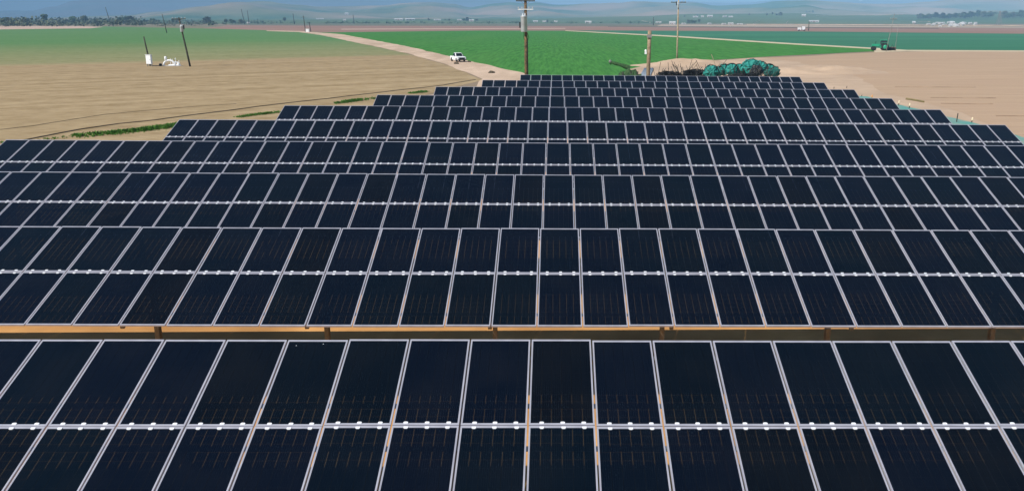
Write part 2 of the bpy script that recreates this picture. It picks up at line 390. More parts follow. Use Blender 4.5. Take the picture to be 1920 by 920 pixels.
me_far = {True: far_frame(True), False: far_frame(False)}
bm = bmesh.new(); box(bm, -w2+FWd-.001, w2-FWd+.001, -l2+FE-.001, l2-FE+.001, -.011, -.006)
# keep only the glass face
fs = [f for f in bm.faces if f.normal.z < .5]; bm.normal_update(); fs = [f for f in bm.faces if f.normal.z < .5]
bmesh.ops.delete(bm, geom=fs, context='FACES')
me_cell = to_me('cell_sheet', bm, [M_cell])
me_clip = {}
for up in (True, False):
    bm = bmesh.new(); clip_bm(bm, 0, up); me_clip[up] = to_me('clip', bm, [M_clip])
bm = bmesh.new()                                     # H-section post
hp = .10
me_posts = {}
def post_mesh(h):
    bm = bmesh.new()
    box(bm, -.05, .05, -.08, -.07, -.3, h); box(bm, -.05, .05, .07, .08, -.3, h); box(bm, -.005, .005, -.07, .07, -.3, h)
    return to_me('post', bm, [M_post])
slope_d = Vector((0, -math.cos(TILT), -math.sin(TILT))); nrm = Vector((0, -math.sin(TILT), math.cos(TILT)))
me_post = post_mesh(ZT-PL*math.sin(TILT)-.222)
bm = bmesh.new(); box(bm, -.042, .042, -1.80, 1.75, -.22, -.058); me_raf = to_me('rafter', bm, [M_post])
bm = bmesh.new(); tube(bm, [(0, 0, 0), (0, -1.25, .95)], .03, 6); me_brace = to_me('brace', bm, [M_post])
bm = bmesh.new(); box(bm, -.25, .25, -.12, .12, -.2, .02); me_foot = to_me('footing', bm, [M_steel])

row_n = [(-13,12),(-22,17),(-24,21),(-23,24),(-19,24),(-16,24),(-12,24),(-9,24),(-6,24),(-3,24)]
row_lab = [
 'nearest row of dark solar panels filling the bottom of the photo',
 'second nearest solar row, directly behind the orange soil strip',
 'third solar row from the front, both panel tiers well visible',
 'fourth solar row from the front, whose left end just reaches the left frame edge',
 'fifth solar row, left end beside the bright weeds, right end at the frame edge',
 'sixth solar row from the front, starting right of the near weeds',
 'seventh solar row from the front, fourth from the back',
 'eighth solar row, the third from the back',
 'ninth solar row, second from the back near the dirt road end',
 'farthest and shortest solar row, right in front of the power pole and teal heaps']
rnd = random.Random(3)
for k, (n0, n1) in enumerate(row_n):
    arr = thing('solar_array', row_lab[k], 'solar array', (0, Y0+k*ROWDY, 0), 0, 'parallel rows of the solar farm')
    arr.rotation_euler = (0, .0085, 0)
    bump_z, bump_n = 0, 0
    for n in range(n0, n1):
        if bump_n <= 0:
            bump_n = rnd.choice((2,4,4,6)); bump_z = rnd.uniform(-.010,.010); bt = rnd.uniform(-.003,.003)
        bump_n -= 1
        for j in (0, 1):
            up = (j == 0)
            c = Vector((X0+n+.5, 0, ZT+bump_z)) + slope_d*((j+.5)*PL)
            p = bpy.data.objects.new('solar_panel', me_frame if k < 2 else me_far[up]); C.objects.link(p)
            p.parent = arr; p.location = c + Vector((rnd.uniform(-.002,.002), 0, rnd.uniform(-.002,.002)))
            p.rotation_euler = (TILT+bt+rnd.uniform(-.0012,.0012), rnd.uniform(-.001,.001), rnd.uniform(-.0008,.0008))
            if k == 0 and n == -4 and j == 0:
                for dx, dy in ((-.33,.83),(.10,.87)):
                    bd = bmesh.new(); bmesh.ops.create_circle(bd, cap_ends=True, segments=9, radius=.007)
                    for v_ in bd.verts: v_.co *= 1+.5*noise.noise(v_.co*90)
                    q_ = obj('dropping', bd, M_clip, p); q_.location = (dx, dy, -.004)
            s = bpy.data.objects.new('cell_sheet', me_cell); C.objects.link(s); s.parent = p
            if k < 2:
                for x in CLX:
                    cl = bpy.data.objects.new('clip', me_clip[up]); C.objects.link(cl); cl.parent = p; cl.location = (x+rnd.uniform(-.008,.008), 0, 0)
    # purlins running along the row, under the panels
    xa, xb = X0+n0, X0+n1
    for s in (.42, 1.50, 2.36, 3.45):
        bm = bmesh.new(); box(bm, xa, xb, -.045, .045, -.056, -.0385)
        q = obj('purlin', bm, M_steel, arr); q.location = Vector((0,0,ZT))+slope_d*s; q.rotation_euler = (TILT, 0, 0)
    x = -1.5 - 4*math.floor((-1.5-xa)/4)
    while x < xb-.3:
        for me, nm in ((me_post,'post'), (me_raf,'rafter'), (me_brace,'brace')):
            q = bpy.data.objects.new(nm, me); C.objects.link(q); q.parent = arr
            if nm == 'post': q.location = Vector((x, slope_d.y*PL, 0))
            elif nm == 'rafter': q.location = Vector((x, 0, ZT))+slope_d*PL; q.rotation_euler = (TILT, 0, 0)
            else:
                q.location = (x, slope_d.y*PL-.1, 1.15)
                q.scale = (1, 1, .62)
        x += 4

# ------------------------------------------------------------------ utility poles
def insulators(bm, xs, y, z):
    for x in xs: lathe(bm, [(.03,0),(.03,.08),(.075,.09),(.05,.14),(.08,.16),(.04,.24),(.02,.26)], 8, (x, y, z))
def pole(label, base, top, r=.16, m=None, arms=(), tank=None, lean=(0,0), rz=0, group='wooden utility poles', cat='utility pole'):
    """base: ground point, top: height above ground, lean: top offset in x,y"""
    t = thing('utility_pole', label, cat, base, 0, group)
    lx, ly = lean
    bm = bmesh.new(); tube(bm, [(lx*s, ly*s, top*s-.4*(s==0)) for s in (0,.33,.66,1)], r*1.15, 10, r*.75); obj('pole', bm, m or M_wood, t, True)
    for (z, half, am) in arms:
        f = z/top
        bm = bmesh.new(); box(bm, -half, half, -.06-r*.9, .06-r*.9-.002, z-.07, z+.07)
        a = obj('crossarm', bm, am, t); a.location = (lx*f, ly*f, 0); a.rotation_euler = (0, 0, rz)
        bm = bmesh.new(); insulators(bm, (-half*.92, -half*.45, half*.45, half*.92), -r*.9, z+.072); i = obj('insulators', bm, M_porc, a, True)
        bm = bmesh.new()
        for s in (-1, 1): tube(bm, [(s*half*.5, -r*.9-.07, z-.06), (0, -r*.9-.07, z-.55)], .02, 5)
        obj('arm_brace', bm, M_steel, a)
    if tank:
        z, rr, hh, sx = tank; f = z/top
        bm = bmesh.new(); lathe(bm, [(rr*.9,z),(rr,z+.04),(rr,z+hh-.1),(rr*1.05,z+hh-.08),(rr*1.05,z+hh),(rr*.3,z+hh+.1)], 16, (sx*rr*.5, -r-rr*.75, 0))
        k = obj('transformer', bm, M_tank, t, True); k.location = (lx*f, ly*f, 0)
        bm = bmesh.new()
        for dx in (-.15, .15): lathe(bm, [(.05,z+hh+.02),(.05,z+hh+.12),(.08,z+hh+.14),(.05,z+hh+.2),(.08,z+hh+.23),(.03,z+hh+.36)], 8, (sx*rr*.5+dx, -r-rr*.75, 0))
        obj('bushing', bm, M_porc, k)
        bm = bmesh.new(); box(bm, *sorted((sx*1.5*rr+.03*sx, sx*1.5*rr+.20*sx)), -r-rr, -r-rr*.5, z+.5, z+1.3); obj('cutout_box', bm, M_black, k)
    return t
# main pole behind the farthest row
b = at(987, 140, 125); b.z = 0
def zt(px, py, Y): return at(px, py, Y).z
p = pole('tall brown power pole with grey transformer drum and two crossarms, behind the farthest solar row', b, zt(987,-14,125), .24, M_wood,
     [(zt(985,18,125), 1.05, M_arm), (zt(985,2,125), 1.3, M_wooddark)], (zt(985,60,125), .44, 2.1, -1))
bm = bmesh.new(); tube(bm, [(.22,-.1,zt(987,60,125)-.2),(.42,-.1,zt(987,70,125)),(.2,-.1,zt(987,78,125))], .035, 6); tube(bm, [(-.3,-.1,zt(987,60,125)),(-.35,-.1,zt(987,68,125)),(-.16,-.1,zt(987,76,125))], .03, 6)
tube(bm, [(.245,-.12,1),(.235,-.12,zt(987,72,125))], .04, 6)
obj('riser_cable', bm, M_black, p)
# short bare pole
b = at(1215, 145, 118); b.z = 0
t = thing('utility_pole', 'short thick bare pole without crossarms beside the dark hose pile', 'pole', b, 0, 'wooden utility poles')
bm = bmesh.new(); hh = zt(1216,58,118); tube(bm, [(0,0,-.3),(.03,0,hh*.5),(.10,0,hh)], .26, 12, .24); obj('pole', bm, obj_noise_mat('grey brown pole wood', (.17,.125,.075), (.30,.23,.15), 2.5, .85), t, True)
bm = bmesh.new(); box(bm, -.50, -.26, -.2, .1, hh*.60, hh*.60+.35); lathe(bm, [(.1,0),(.16,.1),(.05,.25)], 10, (-.38,-.05,hh*.60+.352)); obj('junction_box', bm, M_white, t)
bm = bmesh.new(); box(bm, -.30, .34, -.36, -.30, hh-.9, hh-.5); obj('bracket', bm, M_steel, t)
# slim pole at the dirt yard edge
b = G(1269, 116)
pole('slim pale pole with crossarm and small drum at the far edge of the dirt yard', b, at(1271,-2,b.y).z, .17, M_woodpale, [(at(1271,2,b.y).z-.3, 1.6, M_wooddark)], (at(1271,15,b.y).z, .22, .9, -1))
# right edge pole pair behind the tractor
b = G(1661, 97)
pole('thin pale leaning pole with crossarm just right of the green tractor', b, at(1672,26,b.y).z, .085, M_steel, [(at(1672,36,b.y).z, 1.0, M_steel)], None, (1.6, 0))
b = G(1678, 96)
pole('shorter thin grey pole standing right of the leaning pole by the tractor', b, at(1680,50,b.y).z, .065, M_steel, (), None, (.3, 0))
# left field
b = G(357, 125)
pole('leaning dark pole with round black drum in the left field, right of the white pump', b, at(347,33,b.y).z, .16, M_wooddark, [(at(347,34,b.y).z-.2, 1.3, M_wooddark)], (at(350,60,b.y).z, .32, 1.1, 1), (-1.25, 0))
b = G(277, 124.5)
pole('short dark leaning post rising behind the white control cabinet', b+Vector((0,1.2,0)), at(269,69,b.y).z, .15, M_wooddark, (), None, (-.65, 0))
for (lab, bx, by, tx, ty, hasarm) in (
    ('distant dark pole, the thicker of two where the dirt road meets the far field', 573, 60, 571, 30, 1),
    ('distant thin pole, right one of the pair where the dirt road starts', 583, 60, 581, 42, 0),
    ('distant leaning dark pole in front of the far left woods', 208, 47, 202, 14, 0),
    ('distant thin pole rising from the far green edge, between the wood and left field', 313, 62, 308, 27, 0),
    ('distant dark pole beyond the left field, left one of a pair', 459, 46, 455, 17, 0),
    ('distant faint pole beyond the left field, right one of a pair', 467, 45, 466, 20, 0),
    ('distant faint pole left of the dirt road junction, over far trees', 552, 46, 551, 26, 0),
    ('distant faint pole in the haze beyond the reddish field, left of the truck', 664, 45, 663, 28, 0),
    ('distant dark pole at the far edge of the blue green field', 1516, 58, 1516, 40, 0),
    ('distant slim pole in front of the hills left of the slim pale pole', 1225, 48, 1225, 32, 0)):
    g = G(bx, by); s = g.y/1650
    pole(lab, g, at(tx, ty, g.y).z, max(.16, s*.65), M_wooddark, [(at(tx,ty,g.y).z-1.0, 1.5, M_wooddark)] if hasarm else (), None, ((tx-bx)*s, 0), group='distant utility poles')
g = G(577, 60.5)
t = thing('pump_shed', 'small white shed between the two poles at the far end of the dirt road', 'shed', g)
bm = bmesh.new(); box(bm, -1.2, 1.2, -1, 1, 0, 2.4); obj('wall', bm, M_white, t)
bm = bmesh.new(); box(bm, -1.4, 1.4, -1.2, 1.2, 2.402, 2.6); obj('roof', bm, M_roof, t)

# ------------------------------------------------------------------ control cabinet and pump in left field
g = G(281, 125)
t = thing('control_cabinet', 'tall white electrical cabinet in front of the short dark post', 'cabinet', g, R(-12))
bm = bmesh.new(); box(bm, -.55, .55, -.22, .22, .45, 2.25); bmesh.ops.bevel(bm, geom=bm.edges[:], offset=.03, segments=2, affect='EDGES'); obj('case', bm, M_white, t)
bm = bmesh.new(); box(bm, -.48, .48, -.245, -.223, .55, 2.15); d = obj('door', bm, M_white, t)
bm = bmesh.new(); box(bm, .34, .38, -.28, -.247, 1.2, 1.45); obj('handle', bm, M_steel, d)
for s in (-1, 1):
    bm = bmesh.new(); box(bm, s*.45-.05, s*.45+.05, -.1, .1, 0, .448); obj('leg', bm, M_steel, t)
bm = bmesh.new(); box(bm, -.62, .62, -.32, .3, 2.252, 2.3); obj('rain_hood', bm, M_white, t)
g = G(318, 124)
t = thing('irrigation_pump', 'white pump station with arched pipes and valves, between the cabinet and the leaning pole', 'pump', g)
bm = bmesh.new()
arch = [(-1.4+1.4*(1-math.cos(a)), 0, .15+1.15*math.sin(a)) for a in [PI*i/10 for i in range(11)]]
tube(bm, arch, .20, 10); obj('arched_pipe', bm, M_white, t, True)
bm = bmesh.new(); arch2 = [(.9+.65*(1-math.cos(a)), .3, .15+.75*math.sin(a)) for a in [PI*i/8 for i in range(9)]]; tube(bm, arch2, .15, 10); obj('arched_pipe', bm, M_white, t, True)
bm = bmesh.new(); lathe(bm, [(.26,1.3),(.30,1.35),(.30,2.0),(.24,2.15),(.1,2.2)], 12, (-.75, 0, 0)); obj('motor', bm, M_white, t, True)
for i, (x, z) in enumerate(((.3,1.7),(.75,1.6),(1.5,1.9),(2.3,1.3))):
    bm = bmesh.new(); tube(bm, [(x,.1,.2),(x+.02,.1,z)], .06, 8); lathe(bm, [(.18,z-.3),(.18,z-.24)], 12, (x+.02,.1,0)); obj('valve', bm, M_white, t)
bm = bmesh.new(); tube(bm, [(-.2,0,.2),(2.6,.1,.2)], .14, 8); lathe(bm, [(.30,0),(.34,.1),(.34,.4),(.1,.5)], 12, (2.2,.1,.2)); obj('manifold', bm, M_white, t)
bm = bmesh.new(); lathe(bm, [(.34,0),(.36,.3),(.30,.55),(.1,.6)], 12, (-2.1, -.1, 0)); box(bm, -4.3, -2.4, -.12, 0, .02, .16); obj('drive_unit_and_shadow', bm, M_black, t)  # drive unit, plus a flat black strip painting in the cabinet's cast shadow
bm = bmesh.new(); box(bm, -1.7, 2.9, -.7, .9, -.02, .06); obj('slab', bm, M_roof, t); t.scale = (.82, .82, .85)

# ------------------------------------------------------------------ pickup truck
def pickup(label, loc, rz):
    t = thing('pickup_truck', label, 'pickup truck', loc, rz)          # front towards +x
    def prof(pts, y0, y1, name, m, parent, inset=0):
        bm = bmesh.new()
        a = [bm.verts.new((x, y0, z)) for x, z in pts]; b = [bm.verts.new((x, y1, z)) for x, z in pts]
        n = len(pts)
        for i in range(n): bm.faces.new((a[i], a[(i+1)%n], b[(i+1)%n], b[i]))
        bm.faces.new(list(reversed(a))); bm.faces.new(b); bmesh.ops.recalc_face_normals(bm, faces=bm.faces)
        bmesh.ops.bevel(bm, geom=bm.edges[:], offset=.04, segments=2, affect='EDGES')
        return obj(name, bm, m, parent, False)
    arc = lambda cx, r: [(cx+r*math.cos(a), .42+r*math.sin(a)) for a in [PI*i/8 for i in range(9)]]
    lower = [(-2.75,.55),(-2.75,1.18),(-.75,1.18),(-.75,1.15),(1.05,1.15),(2.35,1.08),(2.75,.98),(2.8,.5)] + arc(1.75,.48)[:] + [(1.2,.38),(-1.2,.38)] + arc(-1.75,.48)[:] 
    body = prof(lower, -.97, .97, 'body', M_white, t)
    # cab with sloping glasshouse
    bm = bmesh.new()
    lo = [(-.85,1.152),(1.2,1.152)]; hi = [(-.65,1.86),(.35,1.88)]
    vs = [bm.verts.new(p) for p in ((-.85,-.92,1.15),(1.2,-.90,1.15),(1.2,.90,1.15),(-.85,.92,1.15),(-.68,-.74,1.88),(.40,-.72,1.88),(.40,.72,1.88),(-.68,.74,1.88))]
    for f in ((0,1,5,4),(1,2,6,5),(2,3,7,6),(3,0,4,7),(4,5,6,7),(3,2,1,0)): bm.faces.new([vs[i] for i in f])
    bmesh.ops.bevel(bm, geom=bm.edges[:], offset=.07, segments=2, affect='EDGES'); obj('cab', bm, M_white, t)
    def quad(name, pts, m, par):
        bm = bmesh.new(); bm.faces.new([bm.verts.new(p) for p in pts]); r = bmesh.ops.solidify(bm, geom=bm.faces[:], thickness=.012); return obj(name, bm, m, par)
    quad('windshield', [(1.16,-.74,1.22),(1.16,.74,1.22),(.50,.62,1.82),(.50,-.62,1.82)], M_glass, t)
    for s in (-1, 1):
        quad('side_window', [(-.75,s*.915,1.24),(.98,s*.905,1.24),(.36,s*.775,1.80),(-.62,s*.775,1.80)], M_glass, t)
        bm = bmesh.new(); box(bm, .80, 1.0, s*1.0-.10, s*1.0+.10, 1.16, 1.36); obj('side_mirror', bm, M_black, t)
        bm = bmesh.new(); box(bm, 2.66, 2.79, s*.80-.15, s*.80+.15, .78, .96); obj('headlight', bm, M_porc, t)
        for x in (1.75, -1.75):
            bm = bmesh.new(); lathe(bm, [(.30,-.13),(.40,-.12),(.42,-.06),(.42,.06),(.40,.12),(.30,.13)], 20, axis='y'); wl = obj('wheel', bm, M_tyre, t, True); wl.location = (x, s*.86, .42)
            bm = bmesh.new(); lathe(bm, [(.10,.02),(.24,.015),(.25,-.10)], 14, axis='y'); rm = obj('rim', bm, M_tank, wl, True); rm.location = (0, s*.10, 0); rm.scale = (1, s, 1)
    bm = bmesh.new(); box(bm, 2.74, 2.83, -.62, .62, .60, .97); gr = obj('grille', bm, M_black, t)
    bm = bmesh.new(); box(bm, 2.72, 2.93, -.95, .95, .40, .585); obj('front_bumper', bm, M_tyre, t)
    bm = bmesh.new(); box(bm, -2.66, -.84, -.86, .86, 1.182, 1.19); obj('bed_floor', bm, M_black, t)
    return t
ga, gb = G(640, 68), G(940, 140)
road_dir = math.atan2(gb.y-ga.y, gb.x-ga.x)
g = G(859, 116); g.z = .04
pickup('white pickup truck driving towards the camera on the dirt road', g, road_dir+R(6))
for lab, px, py, s in (('dark clod lying on the dirt road edge in front of the truck', 856, 120.5, .55), ('dark clod on the field edge right of the truck', 880, 117, .45), ('larger brown clod lying on the dirt road near the farthest solar row', 922, 137.5, .55)):
    bm = bmesh.new(); bmesh.ops.create_icosphere(bm, subdivisions=2, radius=s)
    for v in bm.verts: v.co *= 1+.5*noise.noise(v.co*2.5+Vector((px,0,0))); v.co.z *= .55
    o = obj('dirt_clod', bm, obj_noise_mat('dark clod', (.04,.03,.018), (.08,.06,.03), 3), None, False); o.location = G(px, py)+Vector((0,0,.12)); props(o, lab, 'clod', 'dark clods by the road')

# ------------------------------------------------------------------ tractor with implement (far right)
g = G(1652, 95.3)
t = thing('tractor', 'green farm tractor with cab, parked on the track at the corner of the bright field', 'tractor', g, R(170))
s = 1.25
bm = bmesh.new(); box(bm, .3*s, 2.2*s, -.42*s, .42*s, .95*s, 1.55*s); bmesh.ops.bevel(bm, geom=bm.edges[:], offset=.1, segments=2, affect='EDGES'); obj('hood', bm, M_green, t)
bm = bmesh.new(); box(bm, -1.1*s, .32*s, -.4*s, .4*s, .6*s, 1.2*s); obj('chassis', bm, M_green, t)
bm = bmesh.new(); box(bm, -1.1*s, .2*s, -.6*s, .6*s, 1.3*s, 2.35*s); obj('cab', bm, M_glass, t)
bm = bmesh.new(); box(bm, -1.25*s, .35*s, -.7*s, .7*s, 2.36*s, 2.5*s); obj('roof', bm, M_green, t)
for sy in (-1, 1):
    bm = bmesh.new(); lathe(bm, [(.5*s,-.22*s),(.85*s,-.2*s),(.88*s,0),(.85*s,.2*s),(.5*s,.22*s)], 22, axis='y'); o = obj('wheel', bm, M_tyre, t, True); o.location = (-.7*s, sy*.85*s, .88*s)
    bm = bmesh.new(); lathe(bm, [(.1*s,.1),(.48*s,.1),(.5*s,-.1)], 14, axis='y'); q = obj('rim', bm, M_green, o, True); q.location = (0, sy*.2*s, 0)
    bm = bmesh.new(); lathe(bm, [(.3*s,-.15*s),(.5*s,-.14*s),(.52*s,0),(.5*s,.14*s),(.3*s,.15*s)], 18, axis='y'); o = obj('wheel', bm, M_tyre, t, True); o.location = (1.75*s, sy*.7*s, .52*s)
    bm = bmesh.new(); box(bm, -1.4*s, .1*s, sy*.85*s-.25*s, sy*.85*s+.25*s, 1.78*s, 1.86*s); obj('fender', bm, M_green, t)
bm = bmesh.new(); tube(bm, [(1.4*s,.2*s,1.5*s),(1.4*s,.2*s,2.2*s)], .05*s, 8); obj('exhaust', bm, M_black, t)
g = G(1671, 95)
t = thing('disc_harrow', 'dark low harrow implement standing right of the green tractor', 'farm implement', g)
bm = bmesh.new(); box(bm, -1.4, 1.4, -.08, .08, .85, 1.0); box(bm, -1.4, 1.4, 1.0, 1.16, .85, 1.0); box(bm, -.9, -.75, .08, 1.0, .85, 1.0); box(bm, .75, .9, .08, 1.0, .85, 1.0); obj('frame', bm, M_roofr, t)
bm = bmesh.new()
for i in range(10): lathe(bm, [(.5,-.02),(.5,.02)], 12, (-1.2+.27*i, 0, .5), 'x'); lathe(bm, [(.5,-.02),(.5,.02)], 12, (-1.2+.27*i, 1.08, .5), 'x')
obj('discs', bm, M_black, t)
bm = bmesh.new(); tube(bm, [(-.2,-.1,1.0),(.2,-.1,1.7),(.6,-.1,1.0)], .06, 6); obj('hitch', bm, M_black, t)
# white machine on the far side of the blue green field
g = G(1503, 58.2)
t = thing('sprayer', 'small white vehicle with rails at the far edge of the blue green field', 'vehicle', g)
bm = bmesh.new(); box(bm, -3.2, -.6, -1, 1, .8, 2.8); obj('tank', bm, M_white, t)
bm = bmesh.new(); box(bm, .6, 2.6, -1, 1, .8, 3.6); obj('cab', bm, M_white, t)
bm = bmesh.new(); box(bm, -3.4, 3.2, -.6, .6, .5, .8); obj('chassis', bm, M_black, t)
for x in (-2.4, 2.2):
    bm = bmesh.new(); lathe(bm, [(.6,-1.1),(.6,1.1)], 14, axis='y'); o = obj('wheel', bm, M_tyre, t); o.location = (x, 0, .6)

# ------------------------------------------------------------------ heaps behind the last row
YH = 122.0
def netting_roll(label, px, py, rad, seed, m, dark=True, Y=YH):
    c = at(px, py, Y)
    t = thing('netting_bundle', label, 'netting bundle', (c.x, c.y, max(0, c.z-rad)), 0, 'teal netting bundles heaped behind the solar farm')
    bm = bmesh.new(); bmesh.ops.create_icosphere(bm, subdivisions=4, radius=rad)
    for v in bm.verts:
        d = v.co.normalized()
        a = math.atan2(d.z, d.x)
        fold = .07*math.sin(a*9+seed+3*noise.noise(d*2+Vector((seed,0,0))))
        v.co = d*rad*(1+.22*noise.noise(d*1.6+Vector((seed,0,0)))+fold+.10*noise.fractal(d*4+Vector((0,seed,0)),1,2,4))
        v.co.y *= .75
        v.co.z = v.co.z*.92+rad
    obj('netting', bm, m, t)
    if dark:
        bm = bmesh.new(); rr = random.Random(seed*7+1)
        for q in range(5):
            a0 = rr.uniform(0, 2*PI); pts = []
            for i in range(7):
                a = a0+i*.28; k = rad*(1.03+.04*rr.random())
                pts.append((math.cos(a)*k, -.75*rad*(.5-.1*q*rr.random()), rad+math.sin(a)*k*.9))
            tube(bm, pts, .05, 5)
        obj('strap', bm, M_black, t)
    return t
spec = [(1333,131,1.15,'round teal netting bundle at the left end of the teal heap'),
        (1347,130,.85,'small teal netting bundle, second from the left end of the heap'),
        (1357,127,.95,'teal netting bundle with rumpled top in the left half of the heap'),
        (1371,127,1.05,'teal netting bundle left of the heap centre, beside black gap'),
        (1385,129,1.15,'broad teal netting bundle in the middle of the heap'),
        (1396,127,.8,'small teal netting bundle squeezed right of the heap centre'),
        (1408,122,1.35,'tallest and largest teal netting bundle topping the heap'),
        (1425,124,1.15,'teal netting bundle just right of the tallest one'),
        (1441,127,1.0,'teal netting bundle near the right end of the heap'),
        (1453,131,.85,'small dark teal bundle closing the right end of the heap')]
for i, (x, y, r_, lab) in enumerate(spec):
    netting_roll(lab, x, y+3.5, r_*.84, i*3+2, M_tealdark if i in (9,) else M_teal, True, YH+(i%3)*1.0)
for i, (x, y, r_, lab) in enumerate(((1418,133,.85,'big dark bundle below the tallest teal one'),(1441,137,.6,'dark bundle at the right foot of the teal heap'))):
    o = netting_roll(lab, x, y, r_, 40+i*5, M_tealdark if i else M_black, False, YH-1.6)
    o['group'] = 'dark bundles low in the heap'
# tangled black hose piles
def tangle(label, x0, x1, ytop, seed, n, off=1):
    a, b = at(x0, 140, YH+off), at(x1, 140, YH+off); top = at((x0+x1)/2, ytop, YH+off).z
    t = thing('hose_pile', label, 'hose pile', ((a.x+b.x)/2, YH+off, 0), 0, 'black hose piles')
    W = (b.x-a.x)/2; rr = random.Random(seed)
    bm = bmesh.new()
    nx, ny = 26, 10; g_ = []
    for i in range(nx+1):
        for j in range(ny+1):
            u, v = i/nx*2-1, j/ny*2-1
            h = top*.72*max(0, 1-abs(u)**3)*max(0, 1-v*v)*(.8+.5*noise.noise(Vector((u*5+seed, v*2, 0))))+.02
            g_.append(bm.verts.new((u*W, v*1.8, h)))
    for i in range(nx):
        for j in range(ny):
            bm.faces.new((g_[i*(ny+1)+j], g_[(i+1)*(ny+1)+j], g_[(i+1)*(ny+1)+j+1], g_[i*(ny+1)+j+1]))
    obj('heap', bm, obj_noise_mat('dark tangled heap', (.025,.035,.03), (.16,.17,.14), 4, .9), t)
    bm = bmesh.new()
    for q in range(n):
        u = rr.uniform(-.95, .95); x = u*W; hh = top*.7*(1-abs(u)**3)
        pts = []; a0 = rr.uniform(0, 6); r0 = rr.uniform(.25, .7)
        for i in range(9):
            a = a0+i*.6
            pts.append((x+r0*1.3*math.cos(a), -.6+rr.uniform(-.5,.5)+.2*math.cos(a), max(.05, hh*rr.uniform(.9,1.1)+r0*.45*math.sin(a))))
        tube(bm, pts, .045, 5)
    obj('hoses', bm, M_black, t)
    bm = bmesh.new()
    for q in range(n//4):
        x = rr.uniform(-W, W); dx = rr.uniform(-1.5, 2.2); tube(bm, [(x,-.5,top*.4),(x+dx,-.2,top*rr.uniform(.85,1.35))], .03, 5)
    obj('rods', bm, M_wooddark, t)
tangle('low black hose pile right beside the short bare pole', 1226, 1280, 127, 3, 60)
tangle('tangled grey black hose pile between the short bare pole and the teal heap', 1270, 1332, 123.5, 8, 80)
tangle('low black tangle of hose along the front foot of the teal heap', 1338, 1458, 132.5, 13, 90, -2.2)
# grey irrigation pipes
for i in range(8):
    px0 = 1188+i*3.1
    a = at(px0, 142, 119); b_ = G(1209+i*2.2, 129.5)
    a.z = .12+.0*i; b_.z = .12
    L_ = (b_-a).length; d = (b_-a)
    bm = bmesh.new(); tube(bm, [(0,0,0),(L_,0,0)], .11, 8); lathe(bm, [(.14,0),(.14,.18)], 10, (0,0,0), 'x'); 
    o = obj('irrigation_pipe', bm, M_tank, None, True); o.location = a; o.rotation_euler = (0, 0, math.atan2(d.y, d.x))
    props(o, 'grey aluminium irrigation pipe laid with others on the ground left of the short bare pole', 'pipe', 'irrigation pipes laid side by side')
# olive netting covered boom
c = at(1178, 140, YH); base = Vector((c.x, YH, 0))
t = thing('covered_conveyor', 'olive netting draped machine with a long drooping arm reaching left over the green crop', 'farm machine', base)
bm = bmesh.new(); bmesh.ops.create_icosphere(bm, subdivisions=4, radius=1)
topz = at(1180, 124, YH).z
for v in bm.verts:
    d = v.co.copy(); k = 1+.25*noise.fractal(d*2.2, 1, 2, 4)
    v.co = Vector((d.x*1.45*k+.2, d.y*1.2*k, max(0, (d.z*.5+.5)*topz*.8*k)))
obj('draped_body', bm, M_net, t)
bm = bmesh.new()
pts = [at(x, y, YH)-base for x, y in ((1181,128),(1171,124.5),(1162,121.5),(1153,119),(1146,117.5),(1143.5,121))]
tube(bm, pts, .26, 10, .15); 
for v in bm.verts: v.co += Vector((0,0,.25*noise.noise(v.co*1.7)))
obj('arm', bm, M_net, t)
bm = bmesh.new(); q = at(1144,117,YH)-base; lathe(bm, [(.08,0),(.19,.1),(.2,.3),(.08,.42)], 10, (q.x, q.y, q.z-.1)); obj('arm_head', bm, M_steel, t)
bm = bmesh.new()
for dx in (-.9,.2,1.1): tube(bm, [(dx,-1.0,0),(dx+.1,-.9,topz*.75)], .10, 6)
obj('legs', bm, M_wooddark, t)
# leaning pale stick
a = at(1349, 122, YH+4); b_ = at(1334, 102, YH+4); a.z -= 1.5
bm = bmesh.new(); tube(bm, [(0,0,0), b_-a], .05, 6); o = obj('stake', bm, M_woodpale); o.location = a; props(o, 'thin pale stick leaning left out of the teal heap', 'stick')
# soil mound beside the yard
def mound(name, label, x, y, rx, ry, h, m, seed, rz=0):
    g = G(x, y); bm = bmesh.new(); n = 30; vs = []
    for i in range(n+1):
        for j in range(n+1):
            u, v = i/n*2-1, j/n*2-1; d = math.hypot(u, v)
            z = h*max(0, 1-d*d)**1.3*(1+.7*noise.fractal(Vector((u*2.5+seed, v*2.5, 0)), 1, 2, 4))
            vs.append(bm.verts.new((u*rx, v*ry, z+.03 if d < 1 else -.05)))
    for i in range(n):
        for j in range(n): bm.faces.new((vs[i*(n+1)+j], vs[(i+1)*(n+1)+j], vs[(i+1)*(n+1)+j+1], vs[i*(n+1)+j+1]))
    o = obj(name, bm, m, None, True); o.location = g; o.rotation_euler = (0,0,rz); return props(o, label, kind='structure') if not label else props(o, label, 'dirt mound', 'soil mounds')
mound('dirt_mound', 'wide pale dirt mound right of the teal heap', 1525, 135, 13, 9, 1.0, Mpale, 2)
mound('dirt_mound', 'low pale dirt mound behind the black hose piles', 1290, 123, 12, 6, .9, Mpale, 6)

